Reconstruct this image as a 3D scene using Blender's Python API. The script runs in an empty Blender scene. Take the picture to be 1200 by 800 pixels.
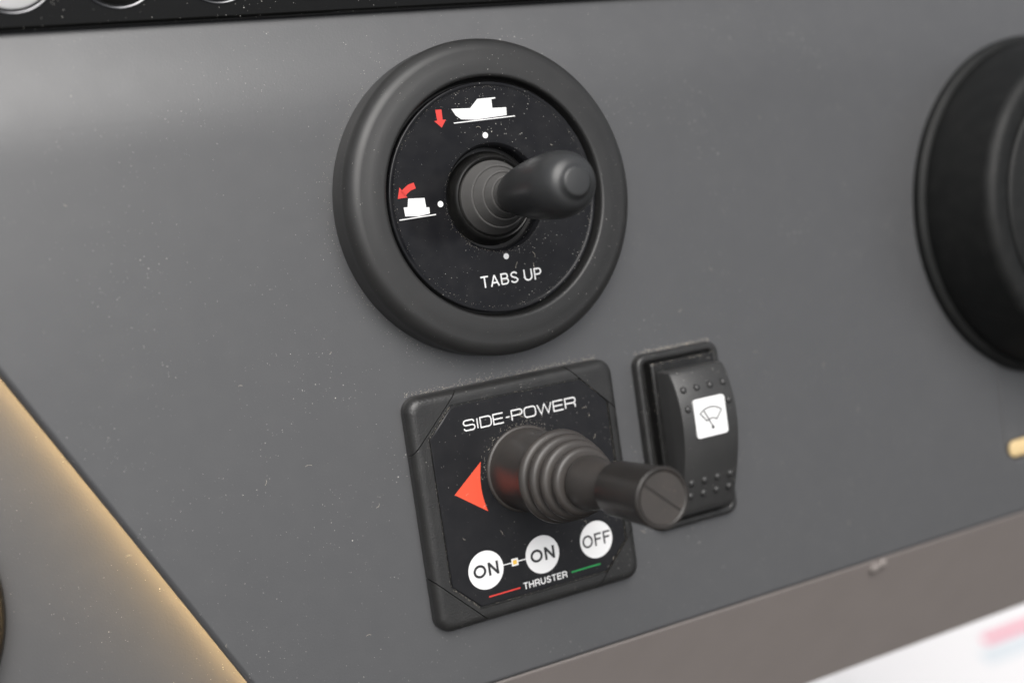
import bpy, bmesh, math, random
from mathutils import Matrix, Vector
random.seed(7)
R = math.radians
sc = bpy.context.scene
C = sc.collection
MM = 0.001

# ------------------------------------------------------------------ frame of the dash panel
# panel axes: u to the right, v up along the face, n out of the face; the face leans back from vertical
TILT = R(60)
PANEL = Matrix.Translation((0, 0, 0.55)) @ Matrix.Rotation(TILT, 4, 'X')

# ------------------------------------------------------------------ camera
cam = bpy.data.cameras.new('camera')
cam.sensor_fit = 'HORIZONTAL'; cam.sensor_width = 36; cam.lens = 45
cam.clip_start = 0.01; cam.clip_end = 100
co = bpy.data.objects.new('camera', cam); C.objects.link(co)
right = Vector((0.87868, -0.14303, 0.45548)); up = Vector((0.16693, 0.98589, -0.01244))
right.normalize(); back = right.cross(up).normalized(); up = back.cross(right)
m = Matrix((right, up, back)).transposed().to_4x4()
co.matrix_world = PANEL @ Matrix.Translation(Vector((-182.98, 85.43, 372.65)) * MM) @ m
cam.dof.use_dof = True; cam.dof.focus_distance = 0.394; cam.dof.aperture_fstop = 5.2
sc.camera = co

# ------------------------------------------------------------------ world and sun (bright overcast)
SUN = Vector((-0.20, -0.44, 0.87)).normalized()
w = bpy.data.worlds.new('World'); sc.world = w; w.use_nodes = True
nt = w.node_tree; nt.nodes.clear()
sky = nt.nodes.new('ShaderNodeTexSky'); sky.sky_type = 'NISHITA'; sky.sun_disc = False
sky.sun_elevation = math.asin(SUN.z); sky.sun_rotation = math.atan2(SUN.x, SUN.y)
sky.air_density = 1.0; sky.dust_density = 6.0; sky.ozone_density = 1.0
hs = nt.nodes.new('ShaderNodeHueSaturation'); hs.inputs['Saturation'].default_value = 0.28
bg = nt.nodes.new('ShaderNodeBackground'); bg.inputs['Strength'].default_value = 0.07
wo = nt.nodes.new('ShaderNodeOutputWorld')
nt.links.new(sky.outputs[0], hs.inputs['Color']); nt.links.new(hs.outputs[0], bg.inputs['Color'])
nt.links.new(bg.outputs[0], wo.inputs[0])
sl = bpy.data.lights.new('sun', 'SUN'); sl.energy = 1.5; sl.angle = R(56); sl.color = (1, 0.985, 0.96)
so = bpy.data.objects.new('sun', sl); C.objects.link(so)
so.rotation_euler = SUN.to_track_quat('Z', 'Y').to_euler(); so.location = (-1, -1, 2.5)
vs = sc.view_settings
vs.view_transform = 'Standard'; vs.look = 'None'; vs.gamma = 1; vs.exposure = 0.85; vs.use_curve_mapping = False

# ------------------------------------------------------------------ materials
def mat(name, col, rough=0.5, metal=0.0, spec=0.5, coat=0.0, grain=None, dust=0.0, dustcol=(0.62, 0.60, 0.56),
        var=0.08, haze=0.0, emit=None):
    M = bpy.data.materials.new(name); M.use_nodes = True
    n = M.node_tree.nodes; L = M.node_tree.links
    b = n['Principled BSDF']
    b.inputs['Metallic'].default_value = metal
    b.inputs['Specular IOR Level'].default_value = spec
    b.inputs['Coat Weight'].default_value = coat
    b.inputs['Coat Roughness'].default_value = 0.12
    tc = n.new('ShaderNodeTexCoord')
    P = tc.outputs['Object']
    def noise(mmsize, detail=3):
        t = n.new('ShaderNodeTexNoise'); t.inputs['Scale'].default_value = 1000.0 / mmsize
        t.inputs['Detail'].default_value = detail; L.new(P, t.inputs['Vector']); return t.outputs['Fac']
    def math_(op, a, c):
        t = n.new('ShaderNodeMath'); t.operation = op
        for i, v in enumerate((a, c)):
            if isinstance(v, (int, float)): t.inputs[i].default_value = v
            else: L.new(v, t.inputs[i])
        return t.outputs[0]
    def mix(f, a, c):
        t = n.new('ShaderNodeMix'); t.data_type = 'RGBA'
        for i, v in ((0, f), (6, a), (7, c)):
            if isinstance(v, (int, float)): t.inputs[i].default_value = v
            elif isinstance(v, tuple): t.inputs[i].default_value = (*v, 1)
            else: L.new(v, t.inputs[i])
        return t.outputs[2]
    # slow tone variation
    v1 = noise(17, 4)
    lo = tuple(c * (1 - var) for c in col); hi = tuple(c * (1 + var) for c in col)
    cur = mix(v1, lo, hi)
    rgh = math_('ADD', math_('MULTIPLY', noise(9, 4), 0.12), rough - 0.11)
    rgh = math_('ADD', rgh, math_('MULTIPLY', noise(55, 5), 0.10))     # old wipe marks and handling
    if haze > 0:      # thin film of settled dust with a cloudy shape
        h = math_('MULTIPLY', math_('POWER', noise(6, 6), 2.2), haze)
        cur = mix(h, cur, dustcol); rgh = math_('ADD', rgh, math_('MULTIPLY', h, 1.2))
    if dust > 0:
        mask = None
        dens = noise(26, 3)
        for cell, size, pw in ((0.62, 0.19, 6), (2.0, 0.085, 9)):
            vo = n.new('ShaderNodeTexVoronoi'); vo.inputs['Scale'].default_value = 1000.0 / cell
            L.new(P, vo.inputs['Vector'])
            sp = n.new('ShaderNodeSeparateColor'); L.new(vo.outputs['Color'], sp.inputs[0])
            rad = math_('MULTIPLY', math_('POWER', sp.outputs[0], pw), size * dust * 0.80)
            rad = math_('MULTIPLY', rad, math_('MULTIPLY', math_('POWER', dens, 2.0), 3.9))
            k = math_('GREATER_THAN', math_('SUBTRACT', rad, vo.outputs['Distance']), 0.0)
            k = math_('MULTIPLY', k, math_('ADD', math_('MULTIPLY', sp.outputs[1], 0.7), 0.2))
            mask = k if mask is None else math_('MAXIMUM', mask, k)
        cur = mix(mask, cur, dustcol); rgh = math_('MINIMUM', math_('ADD', rgh, mask), 1.0)
    L.new(cur, b.inputs['Base Color']); L.new(rgh, b.inputs['Roughness'])
    if grain:
        bp = n.new('ShaderNodeBump'); bp.inputs['Strength'].default_value = grain[1]
        bp.inputs['Distance'].default_value = grain[0] * MM * 0.5
        L.new(noise(grain[0], 2), bp.inputs['Height']); L.new(bp.outputs[0], b.inputs['Normal'])
    if emit:
        b.inputs['Emission Color'].default_value = (*emit[0], 1); b.inputs['Emission Strength'].default_value = emit[1]
    return M

M_panel = mat('grey_soft_paint', (0.068, 0.069, 0.072), 0.37, spec=0.8, grain=(0.7, 0.075), dust=1.12, var=0.03, haze=0.02)
M_ring = mat('black_satin_plastic', (0.023, 0.023, 0.023), 0.40, grain=(0.35, 0.10), dust=0.9, var=0.05, haze=0.015)
M_label = mat('gloss_black_label', (0.0075, 0.0078, 0.0095), 0.16, spec=0.25, dust=1.2, haze=0.03, var=0.1)
M_label2 = mat('matt_black_label', (0.0095, 0.0097, 0.0115), 0.36, spec=0.28, dust=1.0, haze=0.02, var=0.1)
M_body = mat('black_textured_plastic', (0.020, 0.020, 0.020), 0.32, grain=(0.6, 0.32), dust=1.1, haze=0.03)
M_black = mat('deep_black_plastic', (0.007, 0.007, 0.007), 0.33, dust=1.2, haze=0.03)
M_boot = mat('grey_rubber', (0.078, 0.076, 0.074), 0.6, grain=(0.3, 0.25), dust=1.0, haze=0.05)
M_knob = mat('dark_grey_satin_knob', (0.034, 0.035, 0.036), 0.36, grain=(0.3, 0.05), dust=0.25, var=0.04)
M_rubber_lit = mat('brown_black_rubber_lit', (0.043, 0.039, 0.0365), 0.38, grain=(0.5, 0.10), dust=0.9, dustcol=(0.40, 0.31, 0.24), haze=0.06, var=0.2)  # lighter than the grip: the highlight on the neck is put into the colour
M_rubber_knob = mat('brown_black_grip', (0.022, 0.020, 0.0185), 0.33, grain=(0.4, 0.10), dust=0.6, dustcol=(0.30, 0.22, 0.17), haze=0.06, var=0.2)
M_rock = mat('charcoal_rocker_plastic', (0.036, 0.036, 0.036), 0.42, grain=(0.45, 0.25), dust=1.0, haze=0.02)
M_hub = mat('black_hub_rubber', (0.008, 0.0085, 0.0085), 0.50, spec=0.22, grain=(0.6, 0.1), dust=0.5, haze=0.02)
M_gloss = mat('black_glass', (0.004, 0.004, 0.004), 0.10, spec=0.4, dust=1.1, var=0.0)
M_chrome = mat('thin_chrome', (0.22, 0.22, 0.23), 0.30, metal=1.0)
M_white = mat('white_print', (0.80, 0.80, 0.80), 0.45, var=0.01)
M_tile = mat('white_icon_and_key_glint', (0.78, 0.78, 0.78), 0.35, var=0.01)
M_red = mat('red_print', (0.62, 0.045, 0.035), 0.45, var=0.02)
M_orange = mat('red_orange_print', (0.80, 0.085, 0.04), 0.45, var=0.02)
M_green = mat('green_print', (0.02, 0.30, 0.08), 0.45, var=0.02)
M_ink = mat('black_print', (0.02, 0.02, 0.022), 0.5, var=0.02)
M_yellow = mat('amber_lens', (0.80, 0.50, 0.08), 0.3, var=0.05)
M_taupe = mat('taupe_leather', (0.212, 0.188, 0.177), 0.55, grain=(0.7, 0.2), var=0.05)
M_deckw = mat('white_gelcoat', (0.68, 0.67, 0.675), 0.35, var=0.01)
M_pink = mat('pink_print', (0.64, 0.20, 0.28), 0.5, var=0.02)
M_pale = mat('pale_blue_print', (0.54, 0.58, 0.61), 0.5, var=0.02)
M_led = mat('warm_light_strip', (0.8, 0.7, 0.5), 0.5, var=0.0, emit=((1.0, 0.67, 0.32), 17.0))
M_grit = mat('pale_dust_grains', (0.58, 0.53, 0.45), 0.9, var=0.2)
M_screw = mat('pale_taupe_plastic', (0.215, 0.192, 0.18), 0.5, var=0.05)

# ------------------------------------------------------------------ builders (all measures in mm, panel axes)
def thing(name, label, cat, loc=(0, 0, 0), group=None, frame=PANEL):
    o = bpy.data.objects.new(name, None); C.objects.link(o)
    o.empty_display_size = 0.01
    o.matrix_world = frame @ Matrix.Translation(Vector(loc) * MM)
    tag(o, label, cat, group); return o
def tag(o, label=None, cat=None, group=None, kind=None):
    if label: o['label'] = label
    if cat: o['category'] = cat
    if group: o['group'] = group
    if kind: o['kind'] = kind
    return o
def finish(name, bm, material, parent=None, loc=(0, 0, 0), smooth=True, angle=32, wn=False, frame=PANEL, scale=True):
    bmesh.ops.recalc_face_normals(bm, faces=bm.faces[:])
    if scale: bmesh.ops.scale(bm, vec=(MM, MM, MM), verts=bm.verts)
    me = bpy.data.meshes.new(name); bm.to_mesh(me); bm.free()
    return link(name, me, material, parent, loc, smooth, angle, wn, frame)
def link(name, me, material, parent=None, loc=(0, 0, 0), smooth=True, angle=32, wn=False, frame=PANEL):
    if not me.materials: me.materials.append(material)
    if smooth:
        me.polygons.foreach_set('use_smooth', [True] * len(me.polygons))
        me.set_sharp_from_angle(angle=R(angle))
    o = bpy.data.objects.new(name, me); C.objects.link(o)
    if parent is None: o.matrix_world = frame @ Matrix.Translation(Vector(loc) * MM)
    else: o.parent = parent; o.location = Vector(loc) * MM
    if wn:
        md = o.modifiers.new('weighted', 'WEIGHTED_NORMAL'); md.keep_sharp = True; md.weight = 100
    return o
def lathe(prof, n=96, start=None):
    bm = bmesh.new(); rings = []
    for r, z in prof:
        if r < 1e-6: rings.append([bm.verts.new((0, 0, z))])
        else: rings.append([bm.verts.new((r * math.cos(2 * math.pi * i / n), r * math.sin(2 * math.pi * i / n), z)) for i in range(n)])
    for a, b in zip(rings, rings[1:]):
        for i in range(n):
            j = (i + 1) % n
            if len(a) == 1 and len(b) == 1: continue
            if len(a) == 1: bm.faces.new((a[0], b[i], b[j]))
            elif len(b) == 1: bm.faces.new((a[i], a[j], b[0]))
            else: bm.faces.new((a[i], a[j], b[j], b[i]))
    return bm
def arc(cx, cz, r, a0, a1, n=6):
    return [(cx + r * math.cos(R(a0 + (a1 - a0) * i / n)), cz + r * math.sin(R(a0 + (a1 - a0) * i / n))) for i in range(n + 1)]
def rrect(hw, hh, r, z, seg=6, cx=0, cy=0):
    pts = []
    for sx, sy, a0 in ((1, 1, 0), (-1, 1, 90), (-1, -1, 180), (1, -1, 270)):
        for i in range(seg + 1):
            a = R(a0 + 90 * i / seg)
            pts.append((cx + sx * (hw - r) + r * math.cos(a), cy + sy * (hh - r) + r * math.sin(a), z))
    return pts
def loft(loops, cap0=True, cap1=True):
    bm = bmesh.new()
    L = [[bm.verts.new(p) for p in lp] for lp in loops]
    for a, b in zip(L, L[1:]):
        for i in range(len(a)):
            j = (i + 1) % len(a); bm.faces.new((a[i], a[j], b[j], b[i]))
    if cap0: bm.faces.new(L[0][::-1])
    if cap1: bm.faces.new(L[-1])
    return bm
def flat(polys, z=0.0, th=0.03):
    bm = bmesh.new()
    for p in polys:
        lo = [bm.verts.new((x, y, z)) for x, y in p]; hi = [bm.verts.new((x, y, z + th)) for x, y in p]
        bm.faces.new(hi); bm.faces.new(lo[::-1])
        for i in range(len(p)):
            j = (i + 1) % len(p); bm.faces.new((lo[i], lo[j], hi[j], hi[i]))
    return bm
def circle(cx, cy, r, n=40): return [(cx + r * math.cos(2 * math.pi * i / n), cy + r * math.sin(2 * math.pi * i / n)) for i in range(n)]
def stroke(pts, wd, closed=False):
    """a ribbon of constant width along a polyline, as one polygon per segment with mitred joints"""
    n = len(pts); out = []
    def off(i):
        p = Vector(pts[i])
        a = Vector(pts[i - 1]) if (i > 0 or closed) else None
        b = Vector(pts[(i + 1) % n]) if (i < n - 1 or closed) else None
        d1 = (p - a).normalized() if a is not None else None
        d2 = (b - p).normalized() if b is not None else None
        d1 = d1 or d2; d2 = d2 or d1
        n1 = Vector((-d1.y, d1.x)); n2 = Vector((-d2.y, d2.x))
        mm = (n1 + n2).normalized(); k = min(1 / max(0.3, mm.dot(n1)), 2.0)
        return p + mm * k * wd / 2, p - mm * k * wd / 2
    for i in range(n if closed else n - 1):
        l0, r0 = off(i); l1, r1 = off((i + 1) % n)
        out.append([tuple(r0), tuple(r1), tuple(l1), tuple(l0)])
    return out
def oval(cx, cy, rx, ry, a0, a1, n=10):
    return [(cx + rx * math.cos(R(a0 + (a1 - a0) * i / n)), cy + ry * math.sin(R(a0 + (a1 - a0) * i / n))) for i in range(n + 1)]
def sans(c, w, h, t):
    """centre lines of a plain grotesque capital of width w and height h, pen t wide"""
    l, r, b, u = t / 2, w - t / 2, t / 2, h - t / 2; m = h * 0.52
    if c == 'O': return [(oval(w / 2, h / 2, w / 2 - t / 2, h / 2 - t / 2, 0, 360, 28)[:-1], True)]
    if c == 'N': return [([(l, 0), (l, h)], False), ([(r, 0), (r, h)], False), ([(l, h - t * .35), (r, t * .35)], False)]
    if c == 'F': return [([(l, 0), (l, u), (w, u)], False), ([(l, m), (w * .9, m)], False)]
    if c == 'E': return [([(w, b), (l, b), (l, u), (w, u)], False), ([(l, m), (w * .93, m)], False)]
    if c == 'T': return [([(0, u), (w, u)], False), ([(w / 2, 0), (w / 2, u)], False)]
    if c == 'H': return [([(l, 0), (l, h)], False), ([(r, 0), (r, h)], False), ([(l, m), (r, m)], False)]
    if c == 'U': return [([(l, h), (l, w * .45)] + oval(w / 2, w * .45, w / 2 - t / 2, w * .45 - t / 2, 180, 360, 12) + [(r, h)], False)]
    if c == 'A': return [([(l * .7, 0), (w / 2, h - t * .3)], False), ([(w - l * .7, 0), (w / 2, h - t * .3)], False), ([(w * .2, h * .31), (w * .8, h * .31)], False)]
    if c in 'PR':
        k = (u - h * .45) / 2
        o = [([(l, 0), (l, u)] + oval(r - k, u - k, k, k, 90, -90, 10) + [(l, u - 2 * k)], False)]
        if c == 'R': o.append(([(w * .55, u - 2 * k)] + oval(w * .6, u - 2 * k - w * .28, w * .24, w * .28, 80, 10, 4) + [(w - t * .4, 0)], False))
        return o
    if c == 'B':
        k = (u - m) / 2; j = (m - b) / 2
        return [([(l, b), (l, u)] + oval(r - k - w * .05, u - k, k, k, 90, -90, 10) + [(l, m)], False), ([(l, m)] + oval(r - j, b + j, j, j, 90, -90, 10) + [(l, b)], False)]
    if c == 'S':
        k = (h - t) / 4
        return [(oval(w / 2, u - k, w / 2 - t / 2 - w * .03, k, 15, 180, 10) + [(w * .25, h * .57), (w * .72, h * .44)] + oval(w / 2, b + k, w / 2 - t / 2, k, 0, -170, 10), False)]
WD = dict(O=.98, N=.80, F=.66, E=.70, T=.70, H=.80, U=.80, A=.80, P=.72, R=.80, B=.74, S=.72)
def lettering(text, parent, x0, x1, y0, y1, z, material, pen=0.5, name='lettering'):
    gap = 0.16
    adv = sum((WD[c] if c != ' ' else .22) + gap for c in text) - gap
    h = y1 - y0; ax = (x1 - x0) / adv; x = x0; polys = []
    for c in text:
        if c == ' ': x += (.22 + gap) * ax; continue
        for pts, cl in sans(c, WD[c] * ax, h, pen): polys.append([(x + px, y0 + py) for px, py in pts] + [cl])
        x += (WD[c] + gap) * ax
    b = bmesh.new()
    for k, p in enumerate(polys):
        cl = p.pop()
        for q_ in stroke(p, pen, cl):
            b.faces.new([b.verts.new((px, py, z + 0.004 * (k % 3))) for px, py in q_])
    return finish(name, b, material, parent, smooth=False)

# ------------------------------------------------------------------ the setting: dash panel, lower fascia, deck
def bend(y):      # the top of the panel rolls back towards the display
    a0, a1, s = 118.0, 156.0, math.tan(R(17)); w_ = a1 - a0
    if y <= a0: return 0.0
    q = min((y - a0) / w_, 1.0)
    return -s * w_ * (q ** 3 - q ** 4 / 2) - s * max(0.0, y - a1)     # slope eases in and out
edge = Vector((-97.7 + 151.1, -36.3 - 66.5)).normalized()
pA = Vector((-151.1, 66.5)); 
tl = pA - edge * 70; br = pA + edge * 140.5
notch = [(400, -37.5)] + [(228 - 6.5 * math.sin(R(90 * i / 6)), -31 - 6.5 * math.cos(R(90 * i / 6))) for i in range(7)] + [(221.5, 22), (400, 22)]
outl = [(br.x, -60.1), (400, -60.1)] + notch + [(400, 230), (-420, 230), (-420, tl.y), (tl.x, tl.y)]
bm = bmesh.new()
f = bm.faces.new([bm.verts.new((x, y, 0)) for x, y in outl])
if f.normal.z < 0: f.normal_flip()
bm.normal_update()
ex = bmesh.ops.extrude_face_region(bm, geom=[f])
vs_ = [g for g in ex['geom'] if isinstance(g, bmesh.types.BMVert)]
topz = max(v.co.z for v in bm.verts)
bmesh.ops.translate(bm, verts=vs_, vec=(0, 0, -6))
bm.verts.ensure_lookup_table()
te = [e for e in bm.edges if all(abs(v.co.z) < 1e-6 for v in e.verts)]
bmesh.ops.bevel(bm, geom=te, offset=1.8, segments=6, profile=0.5, affect='EDGES')
y = 119.0
while y < 162:
    bmesh.ops.bisect_plane(bm, geom=bm.verts[:] + bm.edges[:] + bm.faces[:], plane_co=(0, y, 0), plane_no=(0, 1, 0)); y += 1.5
for v in bm.verts: v.co.z += bend(v.co.y)
tag(finish('dash_panel', bm, M_panel, angle=25, wn=True), kind='structure')

bm = loft([rrect(460, 120, 4, z, cx=-20, cy=50) for z in (-30, -23)])
tag(finish('recessed_panel', bm, M_panel, wn=True), kind='structure')

# lower fascia hangs plumb under the panel's lower edge
FAS = PANEL @ Matrix.Translation(Vector((0, -60.4, -1.2)) * MM) @ Matrix.Rotation(-TILT + R(90), 4, 'X')
# in this frame: x to the right, y up (plumb), z out of the face
def box(x0, x1, y0, y1, z0, z1, bev=0.0, seg=3):
    b = bmesh.new(); bmesh.ops.create_cube(b, size=1)
    for v in b.verts:
        v.co = Vector(((x0 + x1) / 2 + v.co.x * (x1 - x0), (y0 + y1) / 2 + v.co.y * (y1 - y0), (z0 + z1) / 2 + v.co.z * (z1 - z0)))
    if bev: bmesh.ops.bevel(b, geom=b.edges[:], offset=bev, segments=seg, profile=0.5, affect='EDGES')
    return b
tag(finish('lower_fascia', box(-130, 420, -61, 0, -10, 0, 1.0), M_taupe, wn=True, frame=FAS), kind='structure')
tag(finish('deck', box(250, 1900, 20, 1500, -30, 0, 4), M_deckw, wn=True, frame=Matrix.Identity(4)), kind='structure')

# ------------------------------------------------------------------ round trim tab control
TAB = (0.26, 95.85, 0)
t = thing('trim_tab_control', 'round black trim tab control with grey joystick knob, marked TABS UP', 'control', TAB)
prof = [(47, -1), (50, -0.5), (50.1, 1.0), (50.0, 6.0)] + arc(45.2, 8.2, 4.8, -5, 95, 10) + [(43, 13.35), (40.5, 13.5)] + arc(38.6, 12.4, 1.1, 80, 180, 5) + [(37.4, 9), (36.6, 8.2), (30, 8)]
finish('bezel_ring', lathe(prof, 160), M_ring, t)
prof = [(36.3, 7.8), (36.3, 10.6)] + arc(35.7, 11.0, 0.55, 0, 90, 4) + [(35.2, 11.5), (34.9, 11.32), (34.3, 11.3), (18.2, 11.3), (17.2, 11.1), (16.5, 10.4), (16.1, 9.3), (16, 4)]
ld = finish('label_disc', lathe(prof, 160), M_label, t)
prof = [(16.4, 6.2), (15.0, 6.2), (14.3, 7.4), (13.8, 9.4), (13.3, 10.3), (12.9, 10.6), (12.55, 10.45), (12.35, 9.8), (11.9, 9.5), (11.8, 7)]
finish('collar', lathe(prof, 96), M_black, t)
# stepped boot: overlapping plates with crisp rims
prof = [(11.8, 7), (11.7, 10.4), (11.4, 11.0), (10.0, 14.3), (9.8, 14.5), (9.4, 14.4), (9.35, 14.0), (9.1, 14.6), (7.75, 17.6), (7.55, 17.8), (7.2, 17.7), (7.15, 17.3), (6.95, 17.9), (6.1, 20.6), (5.9, 20.8), (5.5, 20.7), (5.45, 20.4), (5.2, 21.5), (5.0, 30)]
finish('boot', lathe(prof, 72), M_boot, t, angle=20)
prof = [(0, 22.5), (3.5, 22.6), (5.0, 23.0), (6.0, 24.2), (6.9, 26.8), (7.8, 31), (8.6, 36), (9.2, 41), (9.6, 46), (9.75, 50), (9.65, 53.5), (9.2, 56.3), (8.3, 58.6), (7.3, 60.0), (6.4, 60.7), (5.6, 61.0), (5.0, 61.3), (4.4, 62.2), (4.05, 62.6), (3.6, 62.75), (0, 62.75)]
finish('knob', lathe(prof, 96), M_knob, t, angle=40)
z = 11.36
finish('boat_icon', flat([[(-11.0, 28.6), (-9.8, 26.5), (-8.1, 25.15), (-3.4, 24.6), (7.9, 25.05), (8.1, 27.5), (3.2, 27.7), (3.3, 30.4), (4.8, 30.6), (4.7, 30.95), (-1.6, 30.9), (-4.5, 28.3)],
                           stroke([(-10.8, 24.2), (10.8, 24.55)], 0.32)[0]], z), M_white, ld, smooth=False)
finish('arrow', flat([[(-16.4, 28.8), (-14.3, 28.7), (-14.4, 25.6), (-13.3, 25.5), (-15.1, 23.2), (-17.3, 25.4), (-16.3, 25.5)]], z), M_red, ld, smooth=False)
finish('boat_icon', flat([[(-31.6, 0.5), (-30.3, 0.5), (-29.7, 3.0), (-24.3, 2.6), (-24.2, -0.3), (-23.2, -0.4), (-23.3, -2.3), (-27, -2.7), (-31.5, -2.2)],
                           stroke([(-33.6, -3.1), (-21.3, -2.85)], 0.32)[0]], z), M_white, ld, smooth=False)
ca = [(-26.9, 6.7), (-28.7, 6.3), (-30.3, 5.3), (-31.2, 4.5)]
finish('arrow', flat(stroke(ca, 1.9) + [[(-33.1, 3.3), (-29.9, 3.4), (-32.0, 6.7)]], z), M_red, ld, smooth=False)
for x, y in ((-0.6, 19.5), (-19.3, 0.1), (0.6, -18.8)):
    finish('dot', flat([circle(x, y, 0.95, 24)], z), M_white, ld, smooth=False)
lettering('TABS UP', ld, -9.5, 12.3, -27.6, -23.9, z + 0.02, M_white, pen=0.52)

# ------------------------------------------------------------------ square thruster control
t = thing('thruster_control', 'square black thruster control with ribbed rubber joystick, marked SIDE-POWER', 'control', (0, 0, 0))
def housing():
    return loft([rrect(38, 38, 5, -0.5), rrect(38, 38, 5, 2.2)] +
                [rrect(38 - 3.0 * (1 - math.cos(R(a))), 38 - 3.0 * (1 - math.cos(R(a))), 5 - 2.2 * (1 - math.cos(R(a))), 2.2 + 3.0 * math.sin(R(a)), 6) for a in (15, 30, 45, 60, 75)] +
                [rrect(34.6, 34.6, 2.6, 5.25)])
oc = [(-31.6, 24.0), (-22.9, 32.8), (24.9, 32.8), (33.4, 24.4), (33.4, -23.6), (25, -32.3), (-22.6, -32.3), (-31.6, -23.6)]
K = 40.9     # distance of the corner seams from the centre
def cut(b, nx, ny, d, keep_inside):
    no = Vector((nx, ny, 0)).normalized()
    g = b.verts[:] + b.edges[:] + b.faces[:]
    r = bmesh.ops.bisect_plane(b, geom=g, plane_co=no * d, plane_no=no, clear_outer=keep_inside, clear_inner=not keep_inside)
    ed = [e for e in r['geom_cut'] if isinstance(e, bmesh.types.BMEdge)]
    bmesh.ops.edgeloop_fill(b, edges=ed)
b = housing()
for nx, ny in ((1, 1), (-1, 1), (-1, -1), (1, -1)): cut(b, nx, ny, K - 0.14, True)
ho = finish('housing', b, M_body, t, wn=True)
# octagonal bed for the label, sunk into the housing
cb = flat([[(x * 1.022, y * 1.022) for x, y in oc]], 4.3, 3)
bmesh.ops.recalc_face_normals(cb, faces=cb.faces[:]); bmesh.ops.scale(cb, vec=(MM,) * 3, verts=cb.verts)
cme = bpy.data.meshes.new('cutter'); cb.to_mesh(cme); cb.free()
cobj = bpy.data.objects.new('cutter', cme); C.objects.link(cobj); cobj.matrix_world = PANEL.copy()
ho.modifiers.clear()
md = ho.modifiers.new('bed', 'BOOLEAN'); md.object = cobj; md.operation = 'DIFFERENCE'; md.solver = 'EXACT'
bpy.context.view_layer.update()
me2 = bpy.data.meshes.new_from_object(ho.evaluated_get(bpy.context.evaluated_depsgraph_get()))
ho.modifiers.clear(); ho.data = me2; bpy.data.objects.remove(cobj)
md = ho.modifiers.new('weighted', 'WEIGHTED_NORMAL'); md.keep_sharp = True; md.weight = 100
for nx, ny in ((1, 1), (-1, 1), (-1, -1), (1, -1)):
    b = housing(); cut(b, nx, ny, K + 0.14, False); finish('corner_cap', b, M_body, t, wn=True)
b = loft([[(x, y, 4.31) for x, y in oc], [(x, y, 4.95) for x, y in oc], [(x * 0.991, y * 0.991, 5.18) for x, y in oc]])
lp = finish('label_plate', b, M_label2, t, wn=True)
z = 5.24
# SIDE-POWER in wide thin strokes
def rr_path(w, h, r, n=4):
    return [(p[0] + w / 2, p[1] + h / 2) for p in rrect(w / 2, h / 2, r, 0, n)]
W_, H_ = 4.1, 3.2; q = 0.9
def ell(cx, cy, r, a0, a1, n=4): return [(cx + r * math.cos(R(a0 + (a1 - a0) * i / n)), cy + r * math.sin(R(a0 + (a1 - a0) * i / n))) for i in range(n + 1)]
def glyph(c):
    w, h = W_, H_
    if c == 'S': return [([(w - .1, h - .75)] + ell(w - .9, h - .7, .7, 0, 90) + ell(.8, h - .8, .8, 90, 270) + ell(w - .8, .8, .8, 90, -90) + ell(.8, .75, .75, 270, 180), False)], w
    if c == 'I': return [([(0.2, 0), (0.2, h)], False)], 0.5
    if c == 'D': return [([(0, 0), (0, h)] + ell(w - 1.1, h - 1.1, 1.1, 90, 0) + ell(w - 1.1, 1.1, 1.1, 0, -90), True)], w
    if c == 'E': return [([(w - .3, h), (0, h), (0, 0), (w - .3, 0)], False), ([(0, h / 2), (w - .5, h / 2)], False)], w - .2
    if c == '-': return [([(0, h * .45), (1.5, h * .45)], False)], 1.5
    if c == 'P': return [([(0, 0), (0, h)] + ell(w - .8, h - .85, .85, 90, -90) + [(0, h - 1.7)], False)], w
    if c == 'O': return [(rr_path(w + .3, h, 1.0), True)], w + .3
    if c == 'W': return [([(0, h), (1.35, 0), (2.75, h), (4.15, 0), (5.5, h)], False)], 5.5
    if c == 'R': return [([(0, 0), (0, h)] + ell(w - .8, h - .85, .85, 90, -90) + [(0, h - 1.7)], False), ([(w - 1.0, h - 1.7), (w - .2, h - 2.3), (w - .2, 0)], False)], w
polys = []; x = 0
for c in 'SIDE-POWER':
    g, wd = glyph(c)
    for pts, cl in g: polys += stroke([(px + x, py) for px, py in pts], 0.40, cl)
    x += wd + 0.85
tot = x - 0.85
polys = [[(-19.6 + px * 41.2 / tot, 24.35 + py) for px, py in p] for p in polys]
finish('lettering', flat(polys, z, 0.01), M_white, lp, smooth=False)
tri = [(-26.2, 5.1), (-15.6, 13.6)] + [(-15.6 - 1.15 * math.sin(R(180 * i / 8)), 13.6 - 16.2 * i / 8) for i in range(1, 8)] + [(-15.5, -2.6)]
finish('arrow', flat([tri], z), M_orange, lp, smooth=False)
for cx, s, a, h in ((-19.3, 'ON', 4.5, 2.15), (1.5, 'ON', 4.5, 2.15), (22.2, 'OFF', 5.4, 2.15)):
    finish('indicator_disc', flat([circle(cx, -21, 6.25, 48)], z), M_white, lp, smooth=False)
    lettering(s, lp, cx - a, cx + a, -21 - h, -21 + h, z + 0.06, M_ink, pen=0.84 if s == 'ON' else 0.66)
finish('connecting_line', flat([[(-13.2, -21.17), (-4.6, -21.17), (-4.6, -20.83), (-13.2, -20.83)]], z - 0.02), M_white, lp, smooth=False)
finish('lamp_frame', flat([[(-10.0, -22.2), (-7.6, -22.2), (-7.6, -19.8), (-10.0, -19.8)]], z + 0.02), M_white, lp, smooth=False)
finish('lamp_lens', flat([[(-9.5, -21.7), (-8.1, -21.7), (-8.1, -20.3), (-9.5, -20.3)]], z + 0.06), M_yellow, lp, smooth=False)
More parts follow.
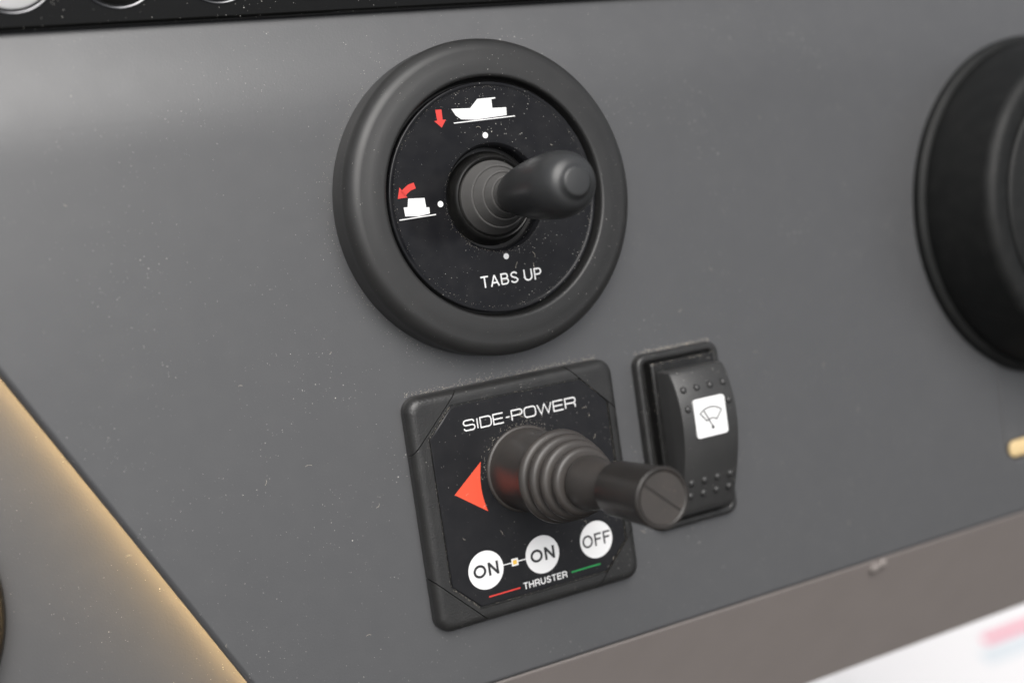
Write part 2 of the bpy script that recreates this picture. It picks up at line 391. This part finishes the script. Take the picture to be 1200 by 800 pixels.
finish('red_line', flat([[(-19.6, -30.0), (-8.2, -29.95), (-8.2, -29.5), (-19.6, -29.55)]], z), M_red, lp, smooth=False)
finish('green_line', flat([[(11.2, -29.7), (22.5, -29.65), (22.5, -29.2), (11.2, -29.25)]], z), M_green, lp, smooth=False)
lettering('THRUSTER', lp, -6.9, 9.5, -30.7, -28.5, z, M_white, pen=0.36)
SX, SY = 0.0, 8.0
prof = [(14.2, 4.5), (14.2, 5.6), (13.9, 5.9), (13.4, 6.0), (13.3, 6.4), (13.1, 8), (13.1, 23), (13.2, 25.6)]
def ridge(r, zc, rr): return [(r + rr * math.cos(R(a)), zc + rr * math.sin(R(a))) for a in (-75, -50, -25, 0, 25, 50, 75, 95)]
prof += ridge(12.9, 28.2, 1.75) + [(10.5, 30.55)] + ridge(11.9, 33.0, 1.65) + [(9.3, 35.25)] + ridge(10.6, 37.7, 1.6) + [(7.9, 39.95)] + ridge(9.0, 42.3, 1.55)
prof += [(7.0, 44.0), (7.0, 44.6), (8.0, 45.2), (8.2, 46.4), (7.9, 49.5), (7.2, 53), (6.2, 56.5), (5.5, 59), (5.3, 66)]
finish('boot', lathe(prof, 96), M_rubber_lit, t, (SX, SY, 0), angle=50)
prof = [(5.5, 61.5), (7.4, 61.6), (7.9, 62.0), (8.05, 63), (8.45, 80), (8.6, 83.2)] + arc(7.95, 84.0, 0.7, 0, 90, 4) + [(7.45, 84.6), (7.2, 84.3), (0, 84.3)]
kb = finish('knob', lathe(prof, 96), M_rubber_knob, t, (SX, SY, 0), angle=40)
for s in (1, -1):   # end cap in two halves with a joint between them
    b = bmesh.new(); ang = R(-42)
    pts = []
    for i in range(25):
        a = R(180 * i / 24); px, py = 7.15 * math.cos(a), s * (0.3 + 6.8 * math.sin(a))
        pts.append((px, py))
    pts = [(px * math.cos(ang) - py * math.sin(ang), px * math.sin(ang) + py * math.cos(ang)) for px, py in pts]
    finish('end_cap', flat([pts], 84.2, 0.38), M_rubber_lit, kb, smooth=False)  # lighter rubber than the knob side, painting in the lit end face

# ------------------------------------------------------------------ rocker switch
t = thing('rocker_switch', 'charcoal rocker switch with white wiper symbol in a black bezel', 'switch', (65.5, 5.3, 0))
ow, oh = 17.3, 31.0
b = loft([rrect(ow, oh, 4, -0.5), rrect(ow, oh, 4, 2.2), rrect(ow - .35, oh - .35, 3.7, 2.95), rrect(ow - 1, oh - 1, 3.2, 3.3), rrect(ow - 2.2, oh - 2.2, 2.4, 3.25), rrect(ow - 2.7, oh - 2.7, 2.0, 2.8), rrect(ow - 2.8, oh - 2.8, 2.0, 1.2), rrect(5, 5, 2, 1.0)])
finish('bezel', b, M_body, t, angle=50)
b = loft([rrect(13.2, 26.6, 1.0, 0.9), rrect(13.2, 26.6, 1.0, 5.6), rrect(12.8, 26.2, 0.8, 6.0)])
finish('socket', b, M_black, t, (0, 1.2, 0), angle=40)
PROF = [(24.7, 6.0), (24.7, 12.6), (24.2, 13.4), (23.2, 14.1), (20.5, 15.4), (17, 16.6), (13, 17.5), (9, 17.9), (5, 17.9), (1, 17.5), (-3, 16.8), (-7, 15.8), (-11, 14.6), (-15, 13.2), (-19, 11.7), (-23, 10.1), (-25.2, 9.2), (-25.8, 8.6), (-25.8, 5.9)]
def hgt(yy):
    for (y0, h0), (y1, h1) in zip(PROF[1:], PROF[2:]):
        if y1 <= yy <= y0 and y0 != y1: return h1 + (h0 - h1) * (yy - y1) / (y0 - y1)
    return 10
def slope(yy): return (hgt(yy + .6) - hgt(yy - .6)) / 1.2
hw = 11.3
loops = []
for x, ins in ((-hw, 0.55), (-hw + .15, 0.2), (-hw + .55, 0), (hw - .55, 0), (hw - .15, 0.2), (hw, 0.55)):
    cy = -0.5
    loops.append([(x, cy + (yy - cy) * (1 - ins / 25), hh - ins if hh > 7 else hh) for yy, hh in PROF])
rk = finish('rocker', loft(loops), M_rock, t, angle=40, wn=False)
bumpm = None
for x, yy in [(i, 18.3) for i in (-8.3, -2.8, 2.7, 8.2)] + [(-8.4, 11.9), (8.6, 12.1)] + [(i, j) for j in (-13.9, -18.6) for i in (-8.2, -2.75, 2.7, 8.15)]:
    if bumpm is None:
        o = finish('grip_bump', lathe([(1.3, -0.4), (1.25, 0.25), (1.05, 0.62), (0.7, 0.88), (0, 1.0)], 14), M_rock, rk); bumpm = o.data
    else: o = link('grip_bump', bumpm, M_rock, rk)
    o.location = Vector((x, yy, hgt(yy))) * MM; o.rotation_euler.x = math.atan(slope(yy))
ty = 7.9; ta = math.atan(slope(ty))
b = loft([rrect(6.5, 6.7, 1.3, -0.6), rrect(6.5, 6.7, 1.3, 0.25), rrect(6.3, 6.5, 1.2, 0.38)])
ti = finish('icon_tile', b, M_tile, t, (0.1, ty, hgt(ty) + .05), angle=30, wn=True); ti.rotation_euler.x = ta
wp = []
A1 = [(0.1 + 6.9 * math.cos(R(a)), -3.6 + 6.9 * math.sin(R(a))) for a in range(130, 47, -8)]
A0 = [(0.1 + 3.1 * math.cos(R(a)), -3.6 + 3.1 * math.sin(R(a))) for a in range(50, 131, 8)]
wp += stroke(A1 + A0, 0.38, True)
wp += stroke([(-2.6, 2.3), (0.2, -3.4)], 0.42)
wp += [circle(0.2, -3.6, 0.6, 16)]
finish('wiper_symbol', flat(wp, 0.42, 0.02), M_ink, ti, smooth=False)

# ------------------------------------------------------------------ large round hub
t = thing('wheel_hub', 'large black round hub standing proud of the grey panel', 'hub', (254, 64, 0))
prof = [(66, -1), (69, -0.5), (69.2, 1.5), (68.8, 3.0), (67.6, 3.8), (66.2, 4.0)]
finish('base_flange', lathe(prof, 160), M_hub, t)
prof = [(65.9, 2.5), (66, 5), (65.4, 12), (64.2, 20), (62.8, 25)] + arc(57.2, 26.6, 5.2, 10, 80, 10) + [(56.0, 31.8), (53.4, 31.7), (52.6, 31.2)]
finish('drum', lathe(prof, 160), M_hub, t, angle=60)
prof = [(52.4, 28), (52.3, 31.0), (51.8, 31.7), (50.5, 32.1), (30, 33.8), (0, 34.2)]
finish('cap', lathe(prof, 160), M_hub, t, angle=60)

# ------------------------------------------------------------------ black display glass with round keys
zb = bend(158)
DSP = PANEL @ Matrix.Translation(Vector((0, 158.6, bend(158.6))) * MM) @ Matrix.Rotation(R(16), 4, 'X')
t = thing('display_unit', 'glossy black display edge with a row of round keys along the top', 'display', (0, 0, 0), frame=DSP)
b = loft([rrect(290, 45, 3, -3, cx=-160, cy=45.2), rrect(290, 45, 3, 1.2, cx=-160, cy=45.2), rrect(289.4, 44.4, 2.6, 2.0, cx=-160, cy=45.2), rrect(288.4, 43.4, 2.2, 2.3, cx=-160, cy=45.2)])
finish('glass', b, M_gloss, t, angle=25, wn=True)
for i, x in enumerate((-130.8, -102.3, -73.4, -44.5, -15.6)):
    y0 = 4.9 + 12.6
    finish('key_ring', lathe([(12.4, 2.2), (12.5, 2.75), (12.2, 2.95), (11.9, 2.75), (11.85, 2.2)], 72), M_chrome, t, (x, y0, 0))
    finish('key', lathe([(11.3, 2.2), (11.2, 3.0), (10.8, 3.3), (0, 3.5)], 72), M_tile if i == 0 else M_black, t, (x, y0, 0), angle=50)  # first key is white: its bright sky reflection is put into the colour

# ------------------------------------------------------------------ round bezel on the recessed panel, light strip, painted notch glow, small bits
t = thing('round_gauge', 'black round bezel on the recessed panel beside the warm light', 'gauge', (-206.5, 3.0, -23))
finish('bezel_ring', lathe([(45, -1), (47.5, -0.3), (47.6, 3), (46.5, 6.5), (44, 7.6), (40, 7), (39, 4)], 120), M_black, t, angle=50)
finish('dial_face', lathe([(39.5, 4.2), (20, 4.3), (0, 4.3)], 96), M_gloss, t)

# light strip tucked under the slanting edge of the raised panel
mid = pA + edge * 25
ang = math.atan2(edge.y, edge.x)
inw = Vector((-edge.y, edge.x))            # towards the panel side
if inw.x < 0: inw = -inw
pos = mid + inw * 1.1
STR = PANEL @ Matrix.Translation(Vector((pos.x, pos.y, -6.2)) * MM) @ Matrix.Rotation(ang, 4, 'Z')
t = thing('glow_strip', 'warm light strip under the slanting edge of the grey panel', 'light', (0, 0, 0), frame=STR)
finish('channel', box(-100, 112, -1.6, 3.0, -0.6, 0.15, 0.1), M_black, t, smooth=False)
finish('diffuser', box(-99, 111, -0.7, 1.6, -1.5, -0.65, 0.15), M_led, t, smooth=False)
# tan glowing piece stands in for the LED-lit bottom wall of the notch
b = loft([rrect(88, 29.2, 6.0, z_, cx=310, cy=-7.9) for z_ in (-8, -1.6)] + [rrect(87.6, 28.8, 5.7, -1.2, cx=310, cy=-7.9)])
tag(finish('notch_panel', b, M_panel, wn=True), kind='structure')
t = thing('glow_strip', 'short glowing piece standing in for the warm-lit wall of the notch below the hub', 'light', (224, -33.2, -1.2))
finish('channel', loft([rrect(47, 3.7, 3.2, z_, cx=45.5, cy=0.2) for z_ in (0.02, 0.35)]), M_black, t, smooth=False)
finish('diffuser', loft([rrect(46.6, 3.3, 2.8, z_, cx=45.5, cy=0.2) for z_ in (0.3, 1.1)] + [rrect(46.0, 2.7, 2.3, 1.5, cx=45.5, cy=0.2)]), mat('warm_lit_wall_glow', (0.50, 0.38, 0.20), 0.5, var=0.0, emit=((1.0, 0.70, 0.34), 0.10)), t, angle=40)  # tan colour and weak glow paint the warm light on the wall

# two-lobed rubber stop under the panel's lower edge
b = lathe([(2.6, -0.5), (2.5, 0.5), (2.0, 1.1), (1.2, 1.5), (0, 1.6)], 20)
b2 = lathe([(2.4, -0.5), (2.3, 0.5), (1.9, 1.0), (1.1, 1.4), (0, 1.5)], 20)
for v in b2.verts: v.co += Vector((3.6, 1.0, 0))
me_ = bpy.data.meshes.new('tmp'); b2.to_mesh(me_); b.from_mesh(me_); b2.free(); bpy.data.meshes.remove(me_)
o = finish('rubber_stop', b, M_screw, None, (147, -4.2, 0), frame=FAS)
tag(o, 'small pale two-lobed stop just under the edge of the grey panel', 'stop')

# leaflet lying on the white deck
t = thing('leaflet', 'blurred white sheet with a pink stripe lying on the white deck', 'paper', (700, 250, 0.4), frame=Matrix.Identity(4))
finish('sheet', box(-170, 220, -150, 60, 0, 0.8), M_deckw, t, smooth=False)
finish('printed_stripe', flat([[(-12, -13), (180, -13), (180, -4), (-12, -4)]], 0.84), M_pink, t, smooth=False)
finish('printed_block', flat([[(-30, -34), (180, -34), (180, -18), (-30, -18)]], 0.84), M_pale, t, smooth=False)

# settled grit along the top edges of the controls
b = bmesh.new()
def grain(x, y, z_, s):
    vs0 = [b.verts.new((x + s * random.uniform(.6, 1) * dx, y + s * random.uniform(.6, 1) * dy, z_ + s * dz)) for dx, dy, dz in ((1, 0, 0), (-.5, .87, 0), (-.5, -.87, 0), (0, 0, 1))]
    for i, j, k in ((0, 1, 3), (1, 2, 3), (2, 0, 3)): b.faces.new((vs0[i], vs0[j], vs0[k]))
for i in range(420):
    grain(random.uniform(-36, 36), 38.05 + abs(random.gauss(0, 0.8)), 0.0, random.uniform(.07, .22))
for i in range(260):
    grain(65.5 + random.uniform(-16, 16), 36.4 + abs(random.gauss(0, 0.6)), 0.0, random.uniform(.08, .26))
for i in range(500):
    a = random.uniform(0, 2 * math.pi); r = 50.3 + abs(random.gauss(0, 2.5))
    grain(0.26 + r * math.cos(a), 95.85 + r * math.sin(a), 0.0, random.uniform(.05, .16))
for i in range(160):
    a = random.uniform(0, math.pi); r = 14.4 + abs(random.gauss(0, 1.2))
    grain(r * math.cos(a), 8 + r * math.sin(a), 5.2, random.uniform(.06, .2))
for i in range(300):
    a = random.uniform(0, 2 * math.pi); r = 35.0 - abs(random.gauss(0, 0.6))
    grain(0.26 + r * math.cos(a), 95.85 + r * math.sin(a), 11.3, random.uniform(.05, .15))
for i in range(160):
    a = random.gauss(math.pi * 1.25, 0.9); r = 16.9 + abs(random.gauss(0, 0.9))
    grain(0.26 + r * math.cos(a), 95.85 + r * math.sin(a), 11.25, random.uniform(.05, .14))
for i in range(420):      # along the seam of the label plate
    k = random.randrange(8); p0, p1 = oc[k], oc[(k + 1) % 8]; q = random.random()
    sc_ = 1.01 + random.gauss(0, 0.006)
    grain((p0[0] + (p1[0] - p0[0]) * q) * sc_, (p0[1] + (p1[1] - p0[1]) * q) * sc_, 4.9 if sc_ < 1.022 else 5.2, random.uniform(.06, .17))
for i in range(150):      # on the ledge inside the switch bezel
    grain(65.5 + random.choice((-1, 1)) * random.uniform(12.6, 14.2), 5.3 + random.uniform(-26, 27), 5.9 if random.random() < .3 else 1.1, random.uniform(.06, .2))
for i in range(60):
    grain(65.5 + random.uniform(-13, 13), 5.3 + 27.0 + random.uniform(0, .8), 6.0, random.uniform(.06, .2))
def lint(x, y, z_, ln):
    a = random.uniform(0, 6.28); c_ = random.uniform(-.5, .5); pts = []
    for i in range(6):
        pts.append((x, y)); x += ln / 5 * math.cos(a); y += ln / 5 * math.sin(a); a += c_
    for q_ in stroke(pts, 0.07):
        b.faces.new([b.verts.new((px, py, z_ + 0.08)) for px, py in q_])
for i in range(6):
    a = random.uniform(0, 6.28); r = random.uniform(20, 33); lint(0.26 + r * math.cos(a), 95.85 + r * math.sin(a), 11.3, random.uniform(.8, 2.6))
for i in range(14): lint(random.uniform(-28, 28), random.uniform(-30, 30), 5.2, random.uniform(.8, 2.2))
for i in range(22): lint(random.uniform(-130, 140), random.uniform(-50, 115), 0.02, random.uniform(.8, 2.4))
o = finish('dust', b, M_grit, smooth=False)
tag(o, 'pale dust and grit settled round the edges of the controls', 'dust', kind='stuff')
